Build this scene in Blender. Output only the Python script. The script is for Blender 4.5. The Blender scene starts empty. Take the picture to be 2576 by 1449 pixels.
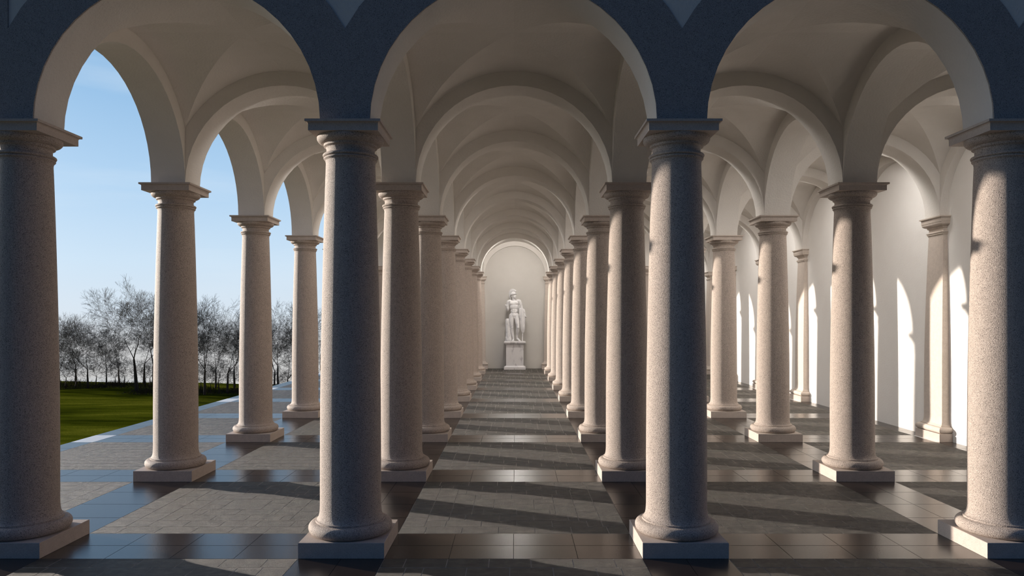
import bpy, bmesh, math, random
from mathutils import Vector, Matrix
C = bpy.context.scene.collection
PI = math.pi
D = 3.2                      # one bay, column centre to column centre (metres)
CAMX, CAMH = .005, .6975     # camera position in bays
Z0 = 2.249                   # depth of the front row of columns, in bays
XS = (-1.5, -.5, .5, 1.5)    # column lines
NROW = 8
HW = .0738                   # half the thickness of an arch
AR = .5 - HW                 # arch radius
SP = 1.2815                  # springing height
VR = .489                    # vault radius
TOP = SP + .535
XW = 2.47                    # face of the right wall
ZW = Z0 + 8 - .03            # face of the back wall

# ------------------------------------------------------------------ helpers
class MB:
    """collects faces in bay units (x, depth, height) and links them as one mesh"""
    def __init__(s): s.v = []; s.f = []; s.sm = []; s.mi = []; s.m = 0
    def face(s, pts, smooth=False):
        n = len(s.v); s.v += [tuple(p) for p in pts]
        s.f.append(tuple(range(n, n+len(pts)))); s.sm.append(smooth); s.mi.append(s.m)
    def grid(s, rows, smooth=True, close=False):
        n = len(s.v); w = len(rows[0])
        for r in rows: s.v += [tuple(p) for p in r]
        for i in range(len(rows)-1):
            for j in range(w if close else w-1):
                a = n+i*w+j; b = n+i*w+(j+1) % w
                s.f.append((a, b, b+w, a+w)); s.sm.append(smooth); s.mi.append(s.m)
    def box(s, x0, x1, y0, y1, z0, z1):
        p = [(x, y, z) for z in (z0, z1) for y in (y0, y1) for x in (x0, x1)]
        for q in ((0,2,3,1), (4,5,7,6), (0,1,5,4), (2,6,7,3), (0,4,6,2), (1,3,7,5)):
            s.face([p[i] for i in q])
    def mesh(s, name, mats, k=D):
        me = bpy.data.meshes.new(name)
        me.from_pydata([(x*k, y*k, z*k) for x, y, z in s.v], [], s.f)
        for p, sm, mi in zip(me.polygons, s.sm, s.mi): p.use_smooth = sm; p.material_index = mi
        for m in (mats if isinstance(mats, (list, tuple)) else [mats]): me.materials.append(m)
        me.update(); return me
def link(name, me, parent=None, loc=(0, 0, 0)):
    o = bpy.data.objects.new(name, me); C.objects.link(o); o.location = loc
    if parent: o.parent = parent
    return o
def empty(name, loc, rz=0):
    o = bpy.data.objects.new(name, None); C.objects.link(o)
    o.empty_display_size = .1; o.location = loc; o.rotation_euler = (0, 0, rz); return o
def tag(o, label=None, cat=None, group=None, kind=None):
    for k, v in (('label', label), ('category', cat), ('group', group), ('kind', kind)):
        if v: o[k] = v
    return o
def bevel(o, w, seg=2):
    b = o.modifiers.new('bevel', 'BEVEL'); b.width = w; b.segments = seg; b.limit_method = 'ANGLE'; b.angle_limit = math.radians(40)
    return o
def fix_normals(me):
    bm = bmesh.new(); bm.from_mesh(me); bmesh.ops.remove_doubles(bm, verts=bm.verts, dist=1e-5)
    bmesh.ops.recalc_face_normals(bm, faces=bm.faces); bm.to_mesh(me); bm.free(); return me

# ------------------------------------------------------------------ materials
class NT:
    def __init__(s, name):
        s.m = bpy.data.materials.new(name); s.m.use_nodes = True; s.t = s.m.node_tree; s.n = s.t.nodes
        s.b = s.n['Principled BSDF']
        g = s.n.new('ShaderNodeNewGeometry'); s.pos = g.outputs['Position']; s.isl = g.outputs['Random Per Island']
    def l(s, a, b): s.t.links.new(a, b)
    def noise(s, sc, det=3, rough=.55, vec=None):
        n = s.n.new('ShaderNodeTexNoise'); n.inputs['Scale'].default_value = sc; n.inputs['Detail'].default_value = det
        n.inputs['Roughness'].default_value = rough; s.l(vec or s.pos, n.inputs['Vector']); return n.outputs['Fac']
    def vor(s, sc, out='Distance', vec=None):
        n = s.n.new('ShaderNodeTexVoronoi'); n.inputs['Scale'].default_value = sc
        s.l(vec or s.pos, n.inputs['Vector']); return n.outputs[out]
    def ramp(s, fac, stops):
        n = s.n.new('ShaderNodeValToRGB'); e = n.color_ramp.elements
        while len(e) < len(stops): e.new(.5)
        for i, (p, c) in enumerate(stops): e[i].position = p; e[i].color = (*c, 1) if len(c) == 3 else c
        s.l(fac, n.inputs[0]); return n.outputs['Color']
    def mix(s, fac, a, b, mode='MIX'):
        n = s.n.new('ShaderNodeMix'); n.data_type = 'RGBA'; n.blend_type = mode
        for v, i in ((fac, n.inputs[0]), (a, n.inputs[6]), (b, n.inputs[7])):
            if hasattr(v, 'links'): s.l(v, i)
            elif isinstance(v, tuple): i.default_value = (*v, 1)
            else: i.default_value = v
        return n.outputs[2]
    def math(s, op, a, b=0):
        n = s.n.new('ShaderNodeMath'); n.operation = op
        for v, i in ((a, n.inputs[0]), (b, n.inputs[1])):
            if hasattr(v, 'links'): s.l(v, i)
            else: i.default_value = v
        return n.outputs[0]
    def scale(s, v, sc):
        n = s.n.new('ShaderNodeVectorMath'); n.operation = 'MULTIPLY'; n.inputs[1].default_value = sc
        s.l(v, n.inputs[0]); return n.outputs[0]
    def bump(s, h, strength, dist, prev=None):
        n = s.n.new('ShaderNodeBump'); n.inputs['Strength'].default_value = strength; n.inputs['Distance'].default_value = dist
        s.l(h, n.inputs['Height'])
        if prev: s.l(prev, n.inputs['Normal'])
        return n.outputs['Normal']
    def out(s, col, rough, normal=None, spec=.5):
        for v, k in ((col, 'Base Color'), (rough, 'Roughness'), (normal, 'Normal')):
            if v is None: continue
            if hasattr(v, 'links'): s.l(v, s.b.inputs[k])
            elif isinstance(v, tuple): s.b.inputs[k].default_value = (*v, 1)
            else: s.b.inputs[k].default_value = v
        s.b.inputs['Specular IOR Level'].default_value = spec
        return s.m

def granite(name, base, dark, light, bumpd, spots=.5):
    t = NT(name)
    c = t.mix(t.ramp(t.noise(14, 4), [(.3, (0,0,0)), (.7, (1,1,1))]), base, tuple(x*.84 for x in base))
    c = t.mix(t.ramp(t.noise(170, 2), [(.52, (0,0,0)), (.60, (.85,)*3)]), c, light)
    n1 = t.noise(130, 2, .6, t.scale(t.pos, (1, 1.1, .9)))
    c = t.mix(t.ramp(n1, [(.34, (1,1,1)), (.43, (0,0,0))]), c, tuple((a*1.1+b*.9)/2 for a, b in zip(base, dark)))
    dv = t.n.new('ShaderNodeVectorMath'); dv.operation = 'ADD'; nd = t.n.new('ShaderNodeTexNoise'); nd.inputs['Scale'].default_value = 160; t.l(t.pos, nd.inputs['Vector'])
    t.l(t.pos, dv.inputs[0]); t.l(t.scale(nd.outputs['Color'], (.012,.012,.012)), dv.inputs[1])
    cell = t.vor(105, 'Color', dv.outputs[0]); n2 = t.vor(105, 'Distance', dv.outputs[0])
    big = t.math('MULTIPLY', t.ramp(n2, [(.27, (1,1,1)), (.36, (0,0,0))]), t.ramp(cell, [(.52, (0,0,0)), (.56, (1,1,1))]))
    c = t.mix(t.math('MULTIPLY', big, min(1, spots*1.8)), c, dark)
    nb = t.bump(t.noise(150, 3, .6), .9, bumpd)
    return t.out(c, .62, nb, .35)
M = {}
M['granite'] = granite('granite', (.50,.415,.36), (.07,.055,.05), (.74,.65,.57), .0095)
M['granite_face'] = granite('granite facing', (.30,.28,.28), (.05,.045,.045), (.46,.44,.43), .004, .6)
M['granite_plinth'] = granite('plinth granite', (.55,.47,.415), (.22,.18,.16), (.60,.52,.46), .001, .2)
M['granite_pilaster'] = granite('pale granite', (.60,.52,.455), (.30,.24,.21), (.66,.58,.51), .0015, .25)
t = NT('plaster')
pc = t.mix(t.ramp(t.noise(3, 3), [(.3, (0,0,0)), (.7, (1,1,1))]), (.72,.69,.652), (.685,.655,.617))
M['plaster'] = t.out(pc, .85, t.bump(t.noise(34, 4, .6), .6, .010), .2)
t = NT('wall plaster')
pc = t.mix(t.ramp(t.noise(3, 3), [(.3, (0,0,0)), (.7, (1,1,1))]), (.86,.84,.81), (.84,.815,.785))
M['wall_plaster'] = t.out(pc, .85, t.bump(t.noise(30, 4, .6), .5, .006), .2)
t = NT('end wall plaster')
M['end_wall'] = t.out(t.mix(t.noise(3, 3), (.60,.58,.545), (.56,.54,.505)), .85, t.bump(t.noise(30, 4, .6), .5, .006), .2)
t = NT('paving stone')
v = t.scale(t.pos, (1, 1.6, 1))
c = t.ramp(t.noise(5.5, 7, .72, v), [(.36, (.012,.0115,.011)), (.50, (.054,.049,.040)), (.63, (.165,.148,.122))])
c = t.mix(t.ramp(t.noise(1.7, 4), [(.42, (0,0,0)), (.60, (.55,)*3)]), c, (.080,.062,.050))
c = t.mix(t.ramp(t.noise(2.3, 3, .5, t.scale(t.pos, (.8, 1.1, 1))), [(.5, (0,0,0)), (.66, (.4,)*3)]), c, (.054,.064,.040))
c = t.mix(.22, c, t.mix(t.isl, (.03,.028,.025), (.085,.08,.072)))
M['paving'] = t.out(c, t.math('ADD', t.math('MULTIPLY', t.noise(12, 3), .25), .40), t.bump(t.noise(90, 5, .8), 1, .022), .45)
t = NT('grout'); M['grout'] = t.out((.62,.58,.52), .7, t.bump(t.noise(90, 4, .8), 1, .02), .3)
M['joint'] = NT('dark joint').out((.012,.011,.012), .5, None, .3)
t = NT('glazed brown tile')
c = t.mix(t.isl, (.017,.0105,.007), (.026,.016,.011))
M['tile'] = t.out(c, .26, t.bump(t.noise(60, 3, .6), .22, .004), .95)
t = NT('white marble tile')
M['white_tile'] = t.out(t.mix(t.noise(4, 4), (.86,.85,.84), (.74,.73,.73)), .3)
t = NT('statue marble')
c = t.ramp(t.noise(5, 5, .6), [(.36, (.66,.65,.66)), (.47, (.82,.81,.81)), (1, (.86,.85,.85))])
M['marble'] = t.out(c, .35, None, .5)
t = NT('pedestal marble')
c = t.ramp(t.noise(3.2, 5, .6, t.scale(t.pos, (1.6, 1.6, .8))), [(.34, (.52,.50,.51)), (.43, (.76,.74,.74)), (1, (.82,.80,.79))])
M['pedestal'] = t.out(c, .4, None, .5)
t = NT('grass')
c = t.ramp(t.noise(.5, 4, .6, t.scale(t.pos, (.22, 1, 1))), [(.38, (.022,.030,.002)), (.52, (.080,.095,.006)), (.66, (.16,.165,.016))])  # bands stretched along x paint shadow stripes into the grass colour
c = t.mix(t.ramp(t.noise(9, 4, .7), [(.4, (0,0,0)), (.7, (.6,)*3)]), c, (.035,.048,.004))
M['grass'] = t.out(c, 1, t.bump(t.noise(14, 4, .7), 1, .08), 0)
t = NT('bark')
M['bark'] = t.out(t.mix(t.noise(3, 4), (.045,.036,.028), (.085,.072,.058)), .9, None, .1)
M['twig'] = NT('twig').out((.115,.11,.10), .9, None, .1)
M['roof'] = NT('roof').out((.35,.2,.14), .9)

# ------------------------------------------------------------------ floor
NB0, NB1 = -4, 8             # bays of floor, front to back
base = MB(); stone = MB(); tile = MB(); white = MB()
g = .0011; H0 = -.0004
stone_cells = []
def cut(a, b, o, step):
    """joints o + k*step inside (a, b)"""
    k = math.ceil((a-o)/step); xs = [a]
    while o+k*step < b-.012:
        x = o+k*step
        if x > a+.012: xs.append(x)
        k += 1
    return xs+[b]
w = .075
for r in range(5):
    e = .375-r*w
    off = .06*(r % 2)
    if r == 4:
        stone_cells.append((-e, e, -e, e)); continue
    for x0, x1 in zip(*(lambda q: (q, q[1:]))(cut(-e, e, .07+off, .12))): stone_cells.append((x0, x1, -e, -e+w))
    for x0, x1 in zip(*(lambda q: (q, q[1:]))(cut(-e, e, -.07+off, .12))): stone_cells.append((x0, x1, e-w, e))
    for y0, y1 in zip(*(lambda q: (q, q[1:]))(cut(-e+w, e-w, -.065+off, .12))): stone_cells.append((-e, -e+w, y0, y1))
    for y0, y1 in zip(*(lambda q: (q, q[1:]))(cut(-e+w, e-w, .075+off, .12))): stone_cells.append((e-w, e, y0, y1))
def quad(mb, x0, x1, y0, y1, z=0., gg=0.):
    gy = gg*1.5; mb.face([(x0+gg, y0+gy, z), (x1-gg, y0+gy, z), (x1-gg, y1-gy, z), (x0+gg, y1-gy, z)])
for k in range(NB0, NB1):
    zc = Z0+.5+k
    for xc in (-2, -1, 0, 1, 2):
        xr = xc+.375
        base.m = 0; quad(base, xc-.375, xr, zc-.375, zc+.375, H0)
        for a, b, c_, d_ in stone_cells: quad(stone, xc+a, xc+b, zc+c_, zc+d_, 0, g)
for k in range(NB0, NB1+1):
    zr = Z0+k
    zlo, zhi = zr-.125, min(zr+.125, ZW+.02)
    base.m = 1; quad(base, -2.5, 2.625, zlo, zhi, H0)
    for xc in (-2, -1, 0, 1, 2):
        for i in range(4):
            a = xc-.375+i*.1875
            for y0, y1 in ((zlo, zr), (zr, zhi)):
                if y1-y0 > .01: quad(tile, a, a+.1875, y0, y1, 0, g*.8)
    for xc in (-2.5, -1.5, -.5, .5, 1.5, 2.5):
        quad(white, max(xc-.125, -2.5), xc+.125, zlo, zhi, 0, g*.5)
        if k < NB1:
            base.m = 1; quad(base, max(xc-.125, -2.5), xc+.125, zr+.125, zr+.875, H0)
            for i in range(4):
                a = zr+.125+i*.1875
                if xc == -2.5: quad(tile, -2.5, -2.375, a, a+.1875, 0, g*.8)
                elif xc == -1.5: quad(tile, xc-.125, xc+.125, a, a+.1875, 0, g*.8)
                else:
                    quad(tile, xc-.125, xc, a, a+.1875, 0, g*.8); quad(tile, xc, xc+.125, a, a+.1875, 0, g*.8)
base.m = 2
base.box(-2.5, 2.7, Z0+NB0-.125, ZW+.3, -.95, H0-.0006)
fl = tag(link('floor', base.mesh('floor', [M['grout'], M['joint'], M['plaster']])), kind='structure',
         label='colonnade floor of grey stone panels framed by bands of dark glazed tile')
link('paving_stones', stone.mesh('paving_stones', M['paving']), fl)
link('glazed_tiles', tile.mesh('glazed_tiles', M['tile']), fl)
link('marble_tiles', white.mesh('marble_tiles', M['white_tile']), fl)

# ------------------------------------------------------------------ ceiling: groin vaults and the piers above the capitals
ang = [math.radians(7.5*i) for i in range(9)]
us = [VR*math.sin(a) for a in ang]+[AR]
hs = [VR*math.cos(a) for a in ang]+[math.sqrt(VR*VR-AR*AR)]
def vault(mb, xc, yc):
    for sw in (0, 1):
        for su in (-1, 1):
            for sv in (-1, 1):
                rows = []
                for u, h in zip(us, hs):
                    r = []
                    for t_ in (0, .5, 1):
                        v_ = u+(AR-u)*t_
                        p = (su*u, sv*v_) if sw == 0 else (sv*v_, su*u)
                        r.append((xc+p[0], yc+p[1], SP+h))
                    rows.append(r)
                if su*sv*(1 if sw == 0 else -1) < 0: rows = [r[::-1] for r in rows]
                mb.grid(rows, True)
aisles = [(-1, 'the far left aisle'), (0, 'the central aisle'), (1, 'the aisle right of centre'), (2, 'the far right aisle')]
for xc, nm in aisles:
    mb = MB()
    for k in range(8): vault(mb, xc, Z0+.5+k)
    tag(link('ceiling', mb.mesh('ceiling', M['plaster'])), kind='structure', label='plaster groin vaults over '+nm)
mb = MB()
mb.box(-1.5-HW, 2.7, Z0-HW, Z0+8.3, TOP, TOP+.12)
tag(link('ceiling', mb.mesh('ceiling', M['plaster'])), kind='structure', label='flat roof slab over the vaults')

# ------------------------------------------------------------------ walls
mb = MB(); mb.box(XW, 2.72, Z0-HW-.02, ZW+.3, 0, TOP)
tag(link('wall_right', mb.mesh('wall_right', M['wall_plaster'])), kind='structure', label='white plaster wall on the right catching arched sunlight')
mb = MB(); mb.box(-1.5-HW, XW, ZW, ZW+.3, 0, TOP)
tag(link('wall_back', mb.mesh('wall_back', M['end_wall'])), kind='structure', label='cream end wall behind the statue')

# ------------------------------------------------------------------ arches
def arch_mesh(left=AR, right=AR, Y1=HW):
    """wall panel with a half-round opening; left and right > AR add the pier that stands on the capital"""
    m = MB(); n = 24
    P = [(-AR*math.cos(PI*i/n), AR*math.sin(PI*i/n)) for i in range(n+1)]
    T = TOP-SP
    for y, s in ((-HW, 1), (Y1, -1)):
        for i in range(n):
            q = [(P[i][0], y, P[i][1]), (P[i+1][0], y, P[i+1][1]), (P[i+1][0], y, T), (P[i][0], y, T)]
            m.face(q if s == 1 else q[::-1])
        for x0, x1 in ((-left, -AR), (AR, right)):
            if x1-x0 > 1e-4:
                q = [(x0, y, 0), (x1, y, 0), (x1, y, T), (x0, y, T)]; m.face(q if s == 1 else q[::-1])
    for x0, x1 in ((-left, -AR), (AR, right)):
        if x1-x0 > 1e-4:
            m.face([(x0, Y1, 0), (x1, Y1, 0), (x1, -HW, 0), (x0, -HW, 0)])
            # flanks of the pier, seen between the arches that meet on it
            e = x0 if x0 < 0 else x1
            q = [(e, -HW, 0), (e, -HW, T), (e, Y1, T), (e, Y1, 0)]; m.face(q if e > 0 else q[::-1])
    for lo, hi in ((0, n//2), (n//2, n)):
        m.grid([[(P[i][0], Y1, P[i][1]), (P[i][0], -HW, P[i][1])] for i in range(lo, hi+1)], True)
    m.face([(-left, -HW, T), (right, -HW, T), (right, Y1, T), (-left, Y1, T)])
    return m.mesh('arch', M['plaster'])
AMS = {(xc, thin): arch_mesh(.5+HW if xc == -1 else .5, .47 if xc == 2 else .5, -.0302 if thin else HW) for xc in (-1, 0, 2) for thin in (0, 1)}
AMT = arch_mesh(AR, AR, -.0302)
AM = arch_mesh()
RX = .571
def archivolt_mesh():
    """granite facing: from the opening out to radius RX, cut at the centre lines of the columns"""
    m = MB(); n = 24; t0, t1 = -HW-.004, -HW+.002
    inner = [(-AR*math.cos(PI*i/n), AR*math.sin(PI*i/n)) for i in range(n+1)]
    hx = math.sqrt(RX*RX-.25); a0 = math.atan2(hx, .5)
    outer = []
    for i in range(n+1):
        a = a0+(PI-2*a0)*max(0, min(1, (i-4)/(n-8)))
        x, z = -RX*math.cos(a), RX*math.sin(a)
        if i < 4: x, z = -.5, hx*i/4
        if i > n-4: x, z = .5, hx*(n-i)/4
        outer.append((x, z))
    for i in range(n):
        a, b, c_, d_ = inner[i], inner[i+1], outer[i+1], outer[i]
        m.face([(p[0], t0, p[1]) for p in (a, b, c_, d_)])
        m.face([(d_[0], t0, d_[1]), (c_[0], t0, c_[1]), (c_[0], t1, c_[1]), (d_[0], t1, d_[1])])
        m.face([(a[0], t1, a[1]), (b[0], t1, b[1]), (b[0], t0, b[1]), (a[0], t0, a[1])])
    return m.mesh('archivolt', M['granite_face'])
VM = archivolt_mesh()
ORD = ['front', 'second', 'third', 'fourth', 'fifth', 'sixth', 'seventh', 'eighth']
AISLE = {-1: 'the far left aisle', 0: 'the central aisle', 1: 'the aisle right of centre', 2: 'the far right aisle'}
LINE = {-1.5: 'outer lawn side', -.5: 'central aisle left side', .5: 'central aisle right side', 1.5: 'colonnade nearest the right wall'}
for xc in (-1, 0, 1, 2):
    for k in range(9):
        o = link('arch', AMS[0 if xc == 1 else xc, int(k == 8)], None, (xc*D, (Z0+k)*D, SP*D))
        if k == 0:
            tag(o, 'facade arch with dark speckled stone face across '+AISLE[xc], 'arch', 'arches of the facade')
            link('archivolt', VM, o)['label'] = 'dark speckled stone facing'
            if xc == -1:
                m = MB(); m.box(-.5-HW-.004, -.5, -HW-.004, -HW+.002, 0, TOP-SP+.12)
                link('corner_strip', m.mesh('corner_strip', M['granite_face']), o)
        elif k == 8: tag(o, 'shallow wall arch on the end wall across '+AISLE[xc], 'arch', 'wall arches on the end wall')
        else: tag(o, 'plaster arch crossing %s at the %s row of columns' % (AISLE[xc], ORD[k]), 'arch', 'plaster arches crossing the aisles')
for x in XS+(2.5,):
    for k in range(8):
        o = link('arch', AMT if x == 2.5 else AM, None, (x*D, (Z0+k+.5)*D, SP*D)); o.rotation_euler.z = -PI/2
        bay = ('between rows one and two', 'between rows two and three', 'between rows three and four', 'between rows four and five',
               'between rows five and six', 'between rows six and seven', 'between rows seven and eight', 'between row eight and end wall')[k]
        if x == 2.5: tag(o, 'shallow wall arch on the right wall, '+bay+' of columns' if k < 7 else 'shallow wall arch on the right wall, beside the end wall', 'arch', 'wall arches on the right wall')
        else: tag(o, 'plaster arch on the %s, %s' % (LINE[x], bay), 'arch', 'plaster arches along the lines of columns')

# ------------------------------------------------------------------ columns
P_SHAFT = [(.1015,.0880), (.1000,.0892), (.0978,.0920), (.0957,.0960), (.0940,.1020), (.0929,.1090), (.0921,.1190), (.0917,.135), (.0917,.30), (.0909,.447), (.0896,.56), (.0876,.67), (.0852,.78), (.0825,.89), (.0795,1.0), (.0765,1.10), (.0742,1.165), (.0742,1.170), (.0755,1.177), (.0780,1.1795)]
def arc(cx, cz, r, a0, a1, n, rz=None):
    rz = rz or r
    return [(cx+r*math.cos(math.radians(a0+(a1-a0)*i/n)), cz+rz*math.sin(math.radians(a0+(a1-a0)*i/n))) for i in range(n+1)]
P_BASE = [(.0800,.0459)] + arc(.1082, .0640, .0175, -88, 88, 16, .0181) + [(.1048,.0822), (.1045,.0824), (.1045,.0872), (.1040,.0878), (.1015,.0880)]
P_CAP = [(.0780,.1795+1)] + arc(.0770, 1.1838, .0038, -80, 80, 6) + arc(.0762, 1.1930, .0075, -70, 85, 8, .0056) + \
        [(.0728,1.1992), (.0723,1.204), (.0723,1.2120), (.0735,1.2158), (.0765,1.2185), (.0795,1.2195), (.0802,1.2200), (.0802,1.2265), (.0815,1.2272)] + \
        arc(.0800, 1.2440, .0207, -75, 8, 12, .0165) + [(.1000,1.2490), (.06,1.2490)]
def lathe(mb, prof, n=64):
    rows = [[(r*math.cos(2*PI*j/n), r*math.sin(2*PI*j/n), z) for j in range(n)] for r, z in prof]
    mb.grid(rows, True, True)
def square(mb, prof):
    for k in range(4):
        c_, s_ = math.cos(k*PI/2), math.sin(k*PI/2)
        mb.grid([[(r*a*c_-(-r)*s_, r*a*s_+(-r)*c_, z) for a in (-1, 1)] for r, z in prof], True)
def smooth_angle(me, deg):
    bm = bmesh.new(); bm.from_mesh(me)
    for e in bm.edges:
        if len(e.link_faces) == 2 and e.calc_face_angle(0) > math.radians(deg): e.smooth = False
    bm.to_mesh(me); bm.free(); return me
ab = [(.1020,1.2490), (.1025,1.2495), (.1025,1.2690), (.1030,1.2705), (.1048,1.2728), (.1072,1.2740), (.1105,1.2742), (.1107,1.2748), (.1107,1.2815), (.0,1.2815)]
def build_column(kind):
    out = []
    f = lathe if kind == 'round' else square
    def add(name, prof, mat, ff=f):
        m = MB(); ff(m, prof); me = m.mesh(name, mat); out.append((name, smooth_angle(fix_normals(me), 28)))
    add('plinth', [(0,0), (.1243,0), (.125,.0007), (.125,.0449), (.1240,.0459), (0,.0459)], M['granite_plinth'], square)
    g_ = M['granite'] if kind == 'round' else M['granite_pilaster']
    add('torus_base', P_BASE, g_); add('shaft', P_SHAFT, g_); add('capital', P_CAP, g_)
    add('abacus', [(0,1.2490)]+ab, M['granite_plinth'] if kind == 'round' else g_, square)
    return out
COL = build_column('round'); PIL = build_column('square')
for _, me in PIL:            # the pilasters stop at the wall face
    for v_ in me.vertices: v_.co.x = min(v_.co.x, -.0502*D)
def place(parts, name, x, y, label, cat, group):
    root = tag(empty(name, (x*D, y*D, 0)), label, cat, group)
    for n_, me in parts: link(n_, me, root)
    return root
ROWS = ['in the front row', 'in the second row from the front', 'in the third row from the front', 'in the fourth row from the front', 'in the fifth row from the front',
        'in the sixth row from the front', 'in the seventh row from the front', 'in the last row before the end wall']
SIDE = {-1.5: 'outermost left beside the lawn', -.5: 'on the left side of the central aisle', .5: 'on the right side of the central aisle', 1.5: 'nearest the right wall'}
for x in XS:
    for k in range(NROW):
        look = 'granite column in cool shade' if k == 0 else ('speckled pinkish granite column' if k < 4 else 'granite column')
        place(COL, 'column', x, Z0+k, '%s %s, %s' % (look, ROWS[k], SIDE[x]), 'column', 'round granite columns')
for k in range(8):
    place(PIL, 'pilaster', 2.52, Z0+k, 'square pilaster on the right wall level with the %s row of columns' % ('front' if k == 0 else ('eighth and last' if k == 7 else ORD[k])), 'pilaster', 'pilasters on the right wall')
for x, nm in ((-1.5, 'at its far left corner'), (-.5, 'just left of the statue'), (.5, 'just right of the statue'), (1.5, 'behind the aisle right of centre')):
    place(PIL, 'pilaster', x, Z0+8.02, 'square pilaster on the end wall '+nm, 'pilaster', 'pilasters on the end wall').rotation_euler.z = PI/2

# ------------------------------------------------------------------ pedestal
PZ = 10.087
ped = tag(empty('pedestal', (0, PZ*D, 0)), 'white veined marble pedestal under the warrior statue, against the end wall', 'pedestal')
def sqp(name, prof, mat, parent, ry):
    m = MB()
    for k in range(4):
        rows = []
        for r, z in prof:
            a, b = r, r-ry
            cs = [(-a, -b), (a, -b), (a, b), (-a, b)]
            p, q = cs[k], cs[(k+1) % 4]; rows.append([(p[0], p[1], z), (q[0], q[1], z)])
        m.grid(rows, True)
    p = prof[-1]; a, b = p[0], p[0]-ry; m.face([(-a,-b,p[1]), (a,-b,p[1]), (a,b,p[1]), (-a,b,p[1])])
    return link(name, smooth_angle(fix_normals(m.mesh(name, mat)), 30), parent)
sqp('pedestal_base', [(.1480,0), (.1480,.0310), (.1462,.0325), (.1330,.0410), (.1270,.0460), (.1205,.0500), (.1195,.0520)], M['pedestal'], ped, .036)
sqp('pedestal_die', [(.1195,.0520), (.1195,.3290)], M['pedestal'], ped, .036)
sqp('pedestal_cap', [(.1195,.3290), (.1225,.3330), (.1245,.3390), (.1310,.3460), (.1390,.3520), (.1460,.3570), (.1485,.3610), (.1490,.3700), (.1475,.3790), (.1450,.3820)], M['pedestal'], ped, .036)

# ------------------------------------------------------------------ statue (drawn in its own units, u = 3.14 mm, x right, y away, z up)
U = .00098*D
st = tag(empty('statue', (0, PZ*D-.02, .382*D)), 'white marble statue of a standing helmeted warrior with a draped cloak, on the pedestal', 'statue')
def sphere(mb, c, r, rot=None, nu=14, nv=9):
    if not isinstance(r, tuple): r = (r, r, r)
    R = rot or Matrix.Identity(3); rows = []
    for i in range(nv+1):
        a = PI*i/nv; row = []
        for j in range(nu):
            b = 2*PI*j/nu
            p = R @ Vector((r[0]*math.sin(a)*math.cos(b), r[1]*math.sin(a)*math.sin(b), r[2]*math.cos(a)))
            row.append((c[0]+p.x, c[1]+p.y, c[2]+p.z))
        rows.append(row)
    mb.grid(rows, True, True)
def limb(mb, pts, n=12):
    """tapered tube through [(x, y, z, r)...] with round ends"""
    for p in (pts[0], pts[-1]): sphere(mb, p[:3], p[3]*.99, None, n, 7)
    rows = []
    for i, p in enumerate(pts):
        a = Vector(pts[max(0, i-1)][:3]); b = Vector(pts[min(len(pts)-1, i+1)][:3])
        d = (b-a).normalized(); s = d.orthogonal().normalized() if not rows else (ps-d*ps.dot(d)).normalized(); ps = s
        q = d.cross(s)
        rows.append([tuple(Vector(p[:3])+s*p[3]*math.cos(2*PI*j/n)+q*p[3]*math.sin(2*PI*j/n)) for j in range(n)])
    mb.grid(rows, True, True); mb.face(rows[0][::-1]); mb.face(rows[-1])
def remesh(o, vs, it=4):
    r = o.modifiers.new('union', 'REMESH'); r.mode = 'VOXEL'; r.voxel_size = vs; r.use_smooth_shade = True
    s = o.modifiers.new('smooth', 'SMOOTH'); s.factor = .5; s.iterations = it
    return o
def rotm(ax, ang_): return Matrix.Rotation(math.radians(ang_), 3, ax)
b = MB()
X = lambda x: x-533
Zz = lambda y: 985-y
def pt(x, y, d, r): return (X(x), d, Zz(y), r)
# torso: pelvis, belly, ribcage, chest, shoulders (contrapposto: hip out to the left, shoulders to the right)
sphere(b, (X(523), 2, Zz(618)), (63, 40, 44), rotm('Y', 5))
sphere(b, (X(526), 2, Zz(560)), (55, 36, 52))
sphere(b, (X(524), 4, Zz(500)), (62, 42, 62))
sphere(b, (X(520), 6, Zz(455)), (70, 40, 52), rotm('Y', -4))
sphere(b, (X(492), -21, Zz(450)), (34, 13, 23)); sphere(b, (X(548), -21, Zz(447)), (34, 13, 23)); sphere(b, (X(520), -20, Zz(458)), (44, 15, 22))     # pectorals
for yy in (515, 545, 575):
    sphere(b, (X(512), -29, Zz(yy)), (14, 5, 16)); sphere(b, (X(537), -29, Zz(yy)), (14, 5, 16))
sphere(b, (X(470), 6, Zz(425)), (36, 30, 26), rotm('Y', 25)); sphere(b, (X(572), 6, Zz(420)), (36, 30, 26), rotm('Y', -25))
sphere(b, (X(486), 20, Zz(640)), (34, 34, 38)); sphere(b, (X(560), 20, Zz(640)), (34, 34, 38))
limb(b, [pt(520, 425, 4, 27), pt(518, 400, 2, 22), pt(517, 375, -2, 22)])                             # neck
sphere(b, (X(523), -20, Zz(650)), (12, 14, 16))
# legs
limb(b, [pt(488, 625, 4, 37), pt(484, 665, 0, 37), pt(486, 710, -4, 33), pt(489, 755, -6, 26), pt(493, 795, -8, 22), pt(494, 820, -4, 22.5), pt(495, 850, 2, 25), pt(502, 885, 2, 20), pt(510, 925, 2, 13), pt(512, 955, 0, 13)])
sphere(b, (X(492), -22, Zz(795)), (15, 11, 17))
limb(b, [pt(560, 625, 2, 37), pt(562, 665, -6, 36), pt(568, 710, -18, 32), pt(574, 750, -28, 26), pt(577, 790, -34, 22), pt(574, 815, -24, 22), pt(572, 842, -12, 23), pt(567, 880, 6, 17), pt(563, 915, 18, 12), pt(564, 935, 22, 12)])
sphere(b, (X(577), -48, Zz(790)), (14, 11, 16))
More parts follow.
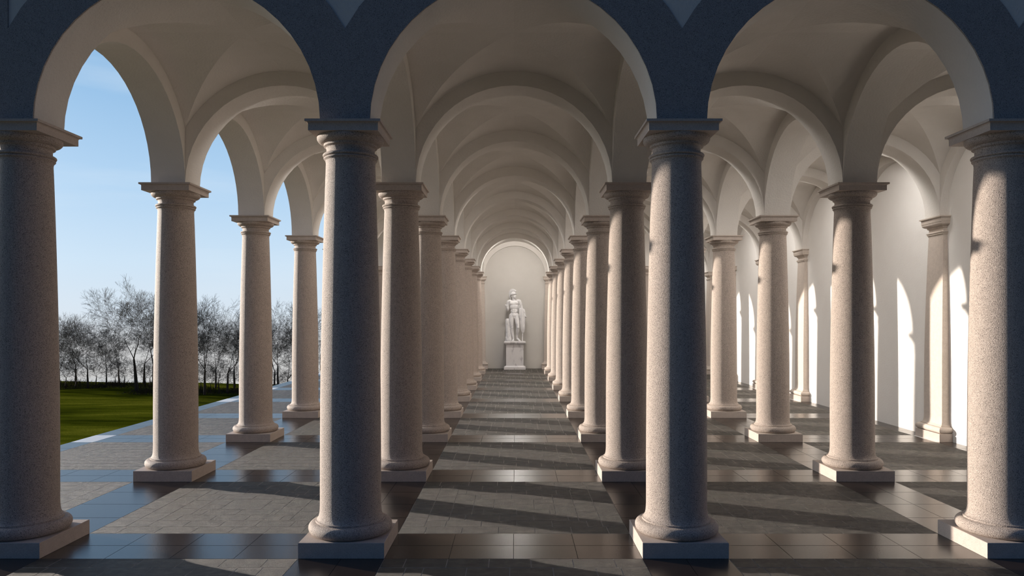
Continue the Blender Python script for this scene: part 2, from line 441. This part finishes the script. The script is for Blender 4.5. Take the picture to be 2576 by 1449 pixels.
# feet: left foot flat to the front, right foot trailing, heel raised
def foot(heel, toe, hw):
    h = Vector(heel); t_ = Vector(toe); d = (t_-h); L = d.length; d.normalize(); s = d.cross(Vector((0, 0, 1))).normalized()
    limb(b, [(*h, 13), (*(h+d*L*.35+Vector((0, 0, 4))), 14), (*(h+d*L*.7), 12), (*(h+d*L*.9), 9)])
    for k in range(5):
        o_ = (k-2)*hw*.42
        p0 = h+d*L*.72+s*o_*.9; p1 = h+d*L*(1.12-.05*abs(k-(1 if s.x < 0 else 3)))+s*o_*1.25
        p1.z = 5; p0.z = max(8, p0.z*.6)
        limb(b, [(*p0, 6.5), (*((p0+p1)/2), 6), (*p1, 4.6)], 8)
foot((X(514), 6, 13), (X(500), -62, 9), 12)
foot((X(566), 26, 38), (X(606), -22, 9), 12)
# arms
limb(b, [pt(448, 428, 8, 27), pt(437, 462, 12, 24), pt(432, 500, 14, 21), pt(434, 538, 8, 19), pt(430, 548, -2, 18), pt(425, 535, -24, 18), pt(419, 515, -44, 13), pt(416, 500, -54, 11)])
limb(b, [pt(596, 424, 8, 28), pt(612, 460, 12, 24), pt(622, 492, 12, 21), pt(630, 520, 8, 19), pt(642, 548, -4, 18), pt(658, 580, -18, 15), pt(670, 605, -26, 11), pt(676, 617, -30, 10)])
# hands: palm, four fingers of unequal length curled, thumb from the side
def hand(c_, axis, side, curl, s=1.):
    a = Vector(axis).normalized(); n_ = Vector(side).normalized(); n_ = (n_-a*a.dot(n_)).normalized(); k_ = a.cross(n_)
    c_ = Vector(c_)
    for i in range(4):
        o_ = (i-1.5)*7.6
        limb(b, [(*(c_+n_*o_*.7), 7), (*(c_+a*20*s+n_*o_), 6.4)], 8)
        L = (22, 26, 24, 18)[i]*s; p = c_+a*20*s+n_*o_; dirn = a.copy(); pts = [(*p, 6)]
        for j in range(3):
            dirn = Matrix.Rotation(math.radians(curl*(1+.1*i)), 3, n_) @ dirn
            p = p+dirn*L*(.44, .32, .24)[j]; pts.append((*p, (5.4, 4.9, 4.2)[j]))
        limb(b, pts, 8)
    p = c_+n_*-11+a*3*s
    limb(b, [(*(c_+a*2-n_*6), 7), (*(p-n_*6+a*9+k_*-3), 6), (*(p-n_*5+a*18+k_*-9), 5.4), (*(p+n_*1+a*24+k_*-14), 4.6)], 8)
hand((X(415), -58, Zz(496)), (-.12, -.35, 1), (1, -.2, 0), -48, .8)
hand((X(677), -31, Zz(620)), (.05, -.3, -1), (0, -1, .3), 36, .85)
# head turned to the viewer's right: skull, jaw, nose, brow, lips, chin, ear
HR = rotm('Z', 52)           # face looks from -y round towards +x
HC = Vector((X(515), -4, Zz(340)))
def hp(p): q = HR @ Vector(p); return (HC.x+q.x, HC.y+q.y, HC.z+q.z)
sphere(b, hp((0, 4, 8)), (33, 38, 36), HR); sphere(b, hp((0, -12, -16)), (26, 25, 30), HR)
sphere(b, hp((0, -28, -38)), (11, 9, 9), HR); sphere(b, hp((0, -36, -28)), (10, 4, 3), HR); sphere(b, hp((0, -35, -22)), (11, 4, 3), HR)
limb(b, [(*hp((0, -34, 8)), 4), (*hp((0, -41, -6)), 5), (*hp((0, -42, -11)), 6)], 8)
for s_ in (-1, 1):
    sphere(b, hp((s_*13, -29, 10)), (11, 6, 4), HR); sphere(b, hp((s_*12, -28, 2)), (7, 5, 4.5), HR)
    sphere(b, hp((s_*16, -24, -12)), (10, 8, 9), HR); sphere(b, hp((s_*31, 4, -6)), (4, 8, 12), HR)
body = link('body', b.mesh('body', M['marble'], U), st); remesh(body, .0085, 6)
# helmet with neck guard
h = MB(); rows = []
for i in range(9):
    a = math.radians(90-(100*i/8)); row = []
    for j in range(24):
        bb = 2*PI*j/24; rr = math.cos(a); fr = max(0, -math.sin(bb))
        dz = -22*max(0, math.sin(bb))**2*(i/8)**2+9*fr*(i/8)**3
        row.append(hp((39*rr*math.cos(bb), 5+44*rr*math.sin(bb)*(1+.08*fr), 12+41*math.sin(a)+dz)))
    rows.append(row)
h.grid(rows, True, True)
hel = link('helmet', h.mesh('helmet', M['marble'], U), st)
so = hel.modifiers.new('s', 'SOLIDIFY'); so.thickness = .014; so.offset = 0
# crest: tall curved plume running over the helmet and down the back
cr = MB(); rows = []
path = [(0, -48, 54), (0, -30, 64), (0, -6, 71), (0, 22, 72), (0, 46, 64), (0, 62, 46), (0, 69, 22), (0, 64, -8), (0, 56, -34), (0, 52, -56)]
wid = [9, 13, 18, 21, 22, 21, 19, 16, 13, 8]
for i, p in enumerate(path):
    a = Vector(path[max(0, i-1)]); c2 = Vector(path[min(len(path)-1, i+1)]); d_ = (c2-a).normalized(); nrm = Vector((1, 0, 0)).cross(d_)
    rows.append([hp(tuple(Vector(p)+nrm*wid[i]*math.cos(2*PI*j/12)+Vector((1, 0, 0))*7.5*math.sin(2*PI*j/12))) for j in range(12)])
cr.grid(rows, True, True); cr.face(rows[0]); cr.face(rows[-1][::-1])
for y_ in (-18, 6, 28): limb(cr, [(*hp((0, y_*.8, 48)), 6), (*hp((0, y_, 74)), 6)], 8)
link('crest', fix_normals(cr.mesh('crest', M['marble'], U)), hel)
# cloak: heavy folds falling from the forearm to a point
ck = MB(); rows = []
prof = [(522, 604, 640), (535, 600, 662), (560, 598, 672), (600, 598, 680), (640, 598, 682), (690, 602, 680), (740, 606, 679), (790, 612, 678), (825, 622, 672), (850, 632, 664), (872, 641, 649)]
for yy, xa, xb in prof:
    cx, hw = (X(xa)+X(xb))/2, (xb-xa)/2; t_ = (yy-522)/350
    row = []
    for j in range(48):
        a = 2*PI*j/48
        fold = 1+.24*math.sin(7*a+2.5*t_)+.12*math.sin(13*a-3*t_+1)
        row.append((cx+hw*math.cos(a)*(1+.10*math.sin(9*a+3*t_))+3*math.sin(7*t_+3*a), -14-6*t_+(30-10*t_)*(hw/40)**.5*math.sin(a)*fold, Zz(yy)+4*math.sin(5*a+6*t_)*(t_ > .02)))
    rows.append(row)
ck.grid(rows, True, True); ck.face(rows[0]); ck.face(rows[-1][::-1])
limb(ck, [(X(610), -14, Zz(528), 15), (X(640), -20, Zz(548), 19), (X(664), -24, Zz(585), 15)])
link('cloak', fix_normals(ck.mesh('cloak', M['marble'], U)), st)['label'] = 'heavy folded cloth over the forearm'
sw = MB(); limb(sw, [(X(594), -26, Zz(470), 4), (X(592), -34, Zz(520), 5), (X(594), -34, Zz(580), 5), (X(600), -30, Zz(650), 4)], 8)
link('strap', sw.mesh('strap', M['marble'], U), st)
sw = MB(); limb(sw, [(X(643), -16, Zz(850), 7), (X(640), -16, Zz(984), 7)], 10)
link('support_rod', sw.mesh('support_rod', M['marble'], U), st)
# tree stump behind the standing leg
sm = MB(); rows = []
for yy, xa, xb in [(664, 425, 445), (668, 412, 458), (680, 404, 468), (705, 401, 474), (760, 402, 480), (830, 404, 484), (900, 406, 488), (950, 402, 492), (985, 394, 500)]:
    cx, hw = (X(xa)+X(xb))/2, (xb-xa)/2
    rows.append([(cx+hw*math.cos(2*PI*j/30)*(1+.05*math.sin(6*2*PI*j/30+yy*.02)), 20+.8*hw*math.sin(2*PI*j/30)*(1+.08*math.sin(9*2*PI*j/30+yy*.013)), Zz(yy)) for j in range(30)])
sm.grid(rows, True, True); sm.face(rows[0]); sm.face(rows[-1][::-1])
for bx_, by_ in ((474, 735), (470, 815), (410, 930), (480, 770)): sphere(sm, (X(bx_)-2, -8, Zz(by_)), (8, 8, 12))
link('tree_stump', fix_normals(sm.mesh('tree_stump', M['marble'], U)), st)
bs = MB(); bs.box(-140, 140, -82, 75, -1, 3)
link('ground_slab', bs.mesh('ground_slab', M['marble'], U), st)

# ------------------------------------------------------------------ lawn and winter trees
GH = -.90
mb = MB(); N = 44
x0, x1, y0, y1 = -46, 30, -16, 18.2
def gz(x, y): return GH+.03*math.sin(x*.7+y*.5)+.02*math.sin(x*1.9-y*.8)
rows = [[(x0+(x1-x0)*i/N, y0+(y1-y0)*j/N, gz(x0+(x1-x0)*i/N, y0+(y1-y0)*j/N)) for i in range(N+1)] for j in range(N+1)]
mb.grid(rows, True)
for a, c_ in zip(rows[-1], rows[-1][1:]): mb.face([a, c_, (c_[0], c_[1]+3, c_[2]-1.2), (a[0], a[1]+3, a[2]-1.2)])
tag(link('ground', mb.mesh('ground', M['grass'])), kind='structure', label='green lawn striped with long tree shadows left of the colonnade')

def tree_mesh(seed, height, spread, depth, lean=0., rmin=.0036, trunk=.017):
    rnd = random.Random(seed); v = []; f = []; mi = []
    def tube(p, q, r0, r1, n, m_):
        d = (q-p).normalized(); s = d.orthogonal().normalized(); t_ = d.cross(s); k = len(v)
        for c_, r in ((p, r0), (q, r1)):
            for j in range(n): v.append(tuple(c_+(s*math.cos(2*PI*j/n)+t_*math.sin(2*PI*j/n))*r))
        for j in range(n): f.append((k+j, k+(j+1) % n, k+n+(j+1) % n, k+n+j)); mi.append(m_)
    def grow(p, d, L, r, lev):
        seg = 3 if lev < 3 else 2; pts = []
        for i in range(seg):
            d2 = (d+Vector((rnd.uniform(-1, 1), rnd.uniform(-1, 1), rnd.uniform(-.6, .9)))*(.17 if lev else .07)).normalized()
            q = p+d2*L/seg; r2 = max(r*(1-.12*(i+1)), rmin); tube(p, q, r, r2, 6 if lev < 3 else 3, 0 if lev < 4 else 1)
            p, d, r = q, d2, r2; pts.append((p, d, r))
        if lev >= depth: return
        n = rnd.choice((2, 3, 3)) if lev < depth-1 else 4
        for i in range(n):
            ax = d.orthogonal().normalized(); ax = Matrix.Rotation(rnd.uniform(0, 2*PI), 3, d) @ ax
            dd = (Matrix.Rotation(rnd.uniform(.30, .85)*spread, 3, ax) @ d); dd.z += .10; dd.normalize()
            grow(p, dd, L*rnd.uniform(.64, .86), max(r*rnd.uniform(.5, .74), rmin), lev+1)
        if lev > 0:
            for q, d_, rr in pts[:-1]:
                ax = Matrix.Rotation(rnd.uniform(0, 2*PI), 3, d_) @ d_.orthogonal().normalized()
                dd = Matrix.Rotation(rnd.uniform(.6, 1.1), 3, ax) @ d_
                grow(q, dd, L*rnd.uniform(.45, .75), max(rr*.4, rmin), lev+1)
    grow(Vector((0, 0, -.1)), Vector((lean, 0, 1)).normalized(), height*.30, height*trunk, 0)
    me = bpy.data.meshes.new('tree'); me.from_pydata(v, [], f)
    for p, m_ in zip(me.polygons, mi): p.material_index = m_
    me.materials.append(M['bark']); me.materials.append(M['twig'])
    zmax = max(a[2] for a in v)
    me.transform(Matrix.Scale(height/zmax, 4)); me.update()
    return me
def at(px, y): return (px-1296)/1842*y+CAMX
def plant(name, me, px, y, rz, sc, label, group=None, sz=1.):
    x = at(px, y)
    o = link(name, me, None, (x*D, y*D, gz(x, y)*D-.05)); o.rotation_euler.z = rz; o.scale = (sc, sc, sc*sz)
    tag(o, label, 'tree' if 'tree' in name else 'shrub', group); return o
T_big = tree_mesh(11, 8.3, .92, 7, -.07)
T_a = tree_mesh(21, 5.7, 1.15, 6); T_b = tree_mesh(33, 5.4, 1.0, 6); T_s = tree_mesh(40, 2.8, 1.3, 5, 0, .004, .02)
plant('bare_tree', T_big, 344, 15.9, 0, 1, 'tallest bare tree on the lawn with a leaning dark trunk, between the two leftmost columns')
spots = [(T_a, 222, 16.6, 1.0, 1.0, 'bare tree with a forked crown left of the tallest tree'),
         (T_b, 150, 16.8, 2.0, .95, 'bare tree half hidden behind the outermost front column'),
         (T_b, 268, 17.4, 3.4, .85, 'slender bare tree behind and just left of the tallest tree'),
         (T_a, 385, 17.0, 5.1, 1.15, 'bare tree just right of the tallest tree, behind the second outer column'),
         (T_a, 455, 16.0, 4.0, 1.25, 'bare tree hidden mostly behind the second outer column'),
         (T_b, 515, 15.2, .3, 1.25, 'tall thin bare tree right of the second outer column'),
         (T_a, 572, 15.6, 2.7, 1.05, 'bushy bare tree just left of the third outer column'),
         (T_b, 640, 15.4, 1.2, .95, 'bare tree behind the third outer column'),
         (T_a, 722, 14.8, 3.9, 1.0, 'bare tree with a curved trunk between the third and fourth outer columns'),
         (T_b, 690, 16.4, 5.5, 1.0, 'bare tree behind and right of the third outer column'),
         (T_a, 810, 15.2, .8, 1.1, 'bare tree seen in the sliver left of the front column by the central aisle'),
         (T_a, 60, 16.2, 2.2, 1.1, 'bare tree behind the outermost front column'),
         (T_b, 190, 17.6, 4.4, 1.05, 'distant bare tree at the left end of the gap beside the outermost column'),
         (T_a, 300, 17.9, .5, .95, 'bare tree far back, just left of the tallest trunk'),
         (T_a, 362, 17.8, 2.9, 1.15, 'bare tree far back, just right of the tallest trunk'),
         (T_a, 542, 17.0, 4.6, 1.05, 'bare tree far back in the gap before the third outer column'),
         (T_b, 590, 17.2, 1.9, 1.1, 'bare tree far back beside the third outer column'),
         (T_a, 700, 17.4, 1.1, 1.2, 'bare tree far back between third and fourth outer columns'),
         (T_b, 742, 16.8, 3.1, 1.2, 'bare tree far back behind the fourth outer column')]
for me, px, y, rz, sc, lb in spots: plant('bare_tree', me, px, y, rz, sc, lb, 'bare winter trees beyond the lawn')
rs = random.Random(5)
for i, px in enumerate((165, 190, 240, 290, 312, 365, 378, 505, 530, 552, 590, 700, 728)):
    where = {165: 'at the left end of the tree line', 190: 'second from the left end of the tree line', 240: 'under the forked tree', 290: 'in the gap left of the tallest tree', 312: 'close left of the tallest trunk',
             365: 'right of the tallest trunk', 378: 'beside the left edge of the second outer column', 505: 'beside the right edge of the second outer column', 530: 'in the left half of the gap between second and third outer columns',
             552: 'midway between the second and third outer columns', 590: 'beside the left edge of the third outer column', 700: 'just right of the third outer column', 728: 'just left of the fourth outer column'}[px]
    plant('bare_shrub', T_s, px, 16.9 if px < 400 else 15.9, rs.uniform(0, 6), rs.uniform(.7, 1.05), 'low leafless shrub '+where, 'leafless shrubs under the trees')
# tangled undergrowth along the foot of the trees
mb = MB(); rr = random.Random(9)
for i in range(9000):
    y = rr.uniform(16.2, 18.0); x = rr.uniform(-13.5, -3.5)
    if x > -8.3: y -= 1.0
    z = gz(x, y); L = rr.uniform(.03, .16)*(.5+.5*math.sin(x*3+y)**2); a = rr.uniform(0, 2*PI); wd = .004
    tx, ty = x+.08*math.cos(a), y+.08*math.sin(a)
    mb.face([(x-wd, y, z), (x+wd, y, z), (tx, ty, z+L)]); mb.face([(x, y-wd, z), (x, y+wd, z), (tx, ty, z+L)])
tag(link('undergrowth', mb.mesh('undergrowth', M['bark'])), 'dark tangled undergrowth along the foot of the bare trees', 'undergrowth', None, 'stuff')

# ------------------------------------------------------------------ light
SD = Vector((1, -.455, -.174)).normalized()
s = bpy.data.lights.new('sun', 'SUN'); s.energy = 7.3; s.color = (1, .885, .77); s.angle = math.radians(.6)
so_ = bpy.data.objects.new('sun', s); C.objects.link(so_); so_.rotation_euler = SD.to_track_quat('-Z', 'Y').to_euler()
def fill_light(name, x, k, dz, h, sx, sy, watt, tilt):
    a = bpy.data.lights.new(name, 'AREA'); a.shape = 'RECTANGLE'; a.size = sx; a.size_y = sy; a.energy = watt; a.color = (1, .95, .90)
    o = bpy.data.objects.new(name, a); C.objects.link(o)
    o.location = (x*D, (Z0+k+dz)*D, h*D); o.rotation_euler = (math.radians(tilt), 0, 0)
fill_light('aisle_fill', 0, 7, .2, SP+.468, 1.0, .25, 150, -76)  # added light without a fixture, facing along the aisle for glare on the tiles
for x_, ks in ((-1, (1, 2, 3, 4, 5, 6)), (0, (1, 2, 3, 4, 5, 6)), (1, (1, 2, 3, 4, 5, 6, 7)), (2, (1, 2, 3, 4, 5, 6, 7))):
    for k in ks: fill_light('vault_fill', x_, k, HW+.012, SP+.462, .7, .06, {-1: 26 if k > 1 else 14, 0: 20 if k > 2 else 5, 1: 34 if k > 1 else 14, 2: 52}[x_], 5)  # added unseen fills behind the arch crowns, brightening the deeper bays
fill_light('statue_fill', 0, 8, -1+HW+.02, SP+.468, 1.0, .06, 66, 34)  # added unseen fill behind the last arch crown, brightening the statue

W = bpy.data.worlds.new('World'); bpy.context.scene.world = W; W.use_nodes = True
t = W.node_tree; n = t.nodes; L = t.links
bg = n['Background']; tc = n.new('ShaderNodeTexCoord')
def wm(op, a, b=None, c_=None):
    m_ = n.new('ShaderNodeMath'); m_.operation = op
    for i, q in enumerate((a, b, c_)):
        if q is None: continue
        if hasattr(q, 'links'): L.new(q, m_.inputs[i])
        else: m_.inputs[i].default_value = q
    return m_.outputs[0]
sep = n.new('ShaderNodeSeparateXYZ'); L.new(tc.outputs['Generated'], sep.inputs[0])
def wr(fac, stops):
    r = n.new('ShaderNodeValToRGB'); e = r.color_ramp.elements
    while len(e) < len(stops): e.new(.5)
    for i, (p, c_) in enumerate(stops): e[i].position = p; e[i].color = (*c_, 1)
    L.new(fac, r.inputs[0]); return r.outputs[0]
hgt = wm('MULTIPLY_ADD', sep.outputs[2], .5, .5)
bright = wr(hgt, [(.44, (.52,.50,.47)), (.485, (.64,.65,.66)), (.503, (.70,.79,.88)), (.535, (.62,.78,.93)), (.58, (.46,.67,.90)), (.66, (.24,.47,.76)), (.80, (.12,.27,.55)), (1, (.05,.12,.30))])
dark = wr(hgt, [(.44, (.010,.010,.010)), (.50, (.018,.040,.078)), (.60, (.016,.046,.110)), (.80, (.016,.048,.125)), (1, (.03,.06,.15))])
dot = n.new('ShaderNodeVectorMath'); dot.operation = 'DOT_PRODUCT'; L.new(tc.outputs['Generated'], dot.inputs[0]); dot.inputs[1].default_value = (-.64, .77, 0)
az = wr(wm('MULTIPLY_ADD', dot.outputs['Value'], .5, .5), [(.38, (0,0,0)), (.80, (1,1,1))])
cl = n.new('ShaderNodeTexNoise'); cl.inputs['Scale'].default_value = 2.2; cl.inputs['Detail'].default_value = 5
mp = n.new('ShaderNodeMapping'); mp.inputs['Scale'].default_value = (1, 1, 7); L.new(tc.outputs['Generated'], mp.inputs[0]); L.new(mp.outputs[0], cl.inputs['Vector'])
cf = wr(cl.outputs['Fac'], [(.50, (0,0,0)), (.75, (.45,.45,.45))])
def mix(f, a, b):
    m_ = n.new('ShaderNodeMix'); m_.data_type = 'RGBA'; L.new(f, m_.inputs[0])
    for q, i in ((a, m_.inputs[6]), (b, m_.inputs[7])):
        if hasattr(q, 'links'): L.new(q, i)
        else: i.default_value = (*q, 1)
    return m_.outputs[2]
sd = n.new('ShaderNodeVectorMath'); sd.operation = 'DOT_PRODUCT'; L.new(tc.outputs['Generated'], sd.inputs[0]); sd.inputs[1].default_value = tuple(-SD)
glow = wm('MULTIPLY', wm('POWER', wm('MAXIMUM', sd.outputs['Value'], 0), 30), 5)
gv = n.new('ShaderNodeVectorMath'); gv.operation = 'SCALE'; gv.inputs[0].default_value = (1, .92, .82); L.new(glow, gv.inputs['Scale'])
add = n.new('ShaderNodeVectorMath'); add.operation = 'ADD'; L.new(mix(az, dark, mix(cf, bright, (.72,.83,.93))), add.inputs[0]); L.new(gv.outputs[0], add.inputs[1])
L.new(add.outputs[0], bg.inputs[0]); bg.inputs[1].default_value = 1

# ------------------------------------------------------------------ camera
cd = bpy.data.cameras.new('camera'); cam = bpy.data.objects.new('camera', cd); C.objects.link(cam)
cam.location = (CAMX*D, 0, CAMH*D); cam.rotation_euler = (PI/2, 0, 0)
cd.sensor_width = 36; cd.lens = 36*1842/2576; cd.shift_x = -8/2576; cd.shift_y = 76.5/2576; cd.clip_end = 500
sc = bpy.context.scene; sc.camera = cam
sc.view_settings.view_transform = 'Standard'; sc.view_settings.look = 'None'; sc.view_settings.exposure = 0; sc.view_settings.gamma = 1
sc.cycles.use_adaptive_sampling = True; sc.cycles.adaptive_threshold = .02; sc.cycles.max_bounces = 10; sc.cycles.diffuse_bounces = 7
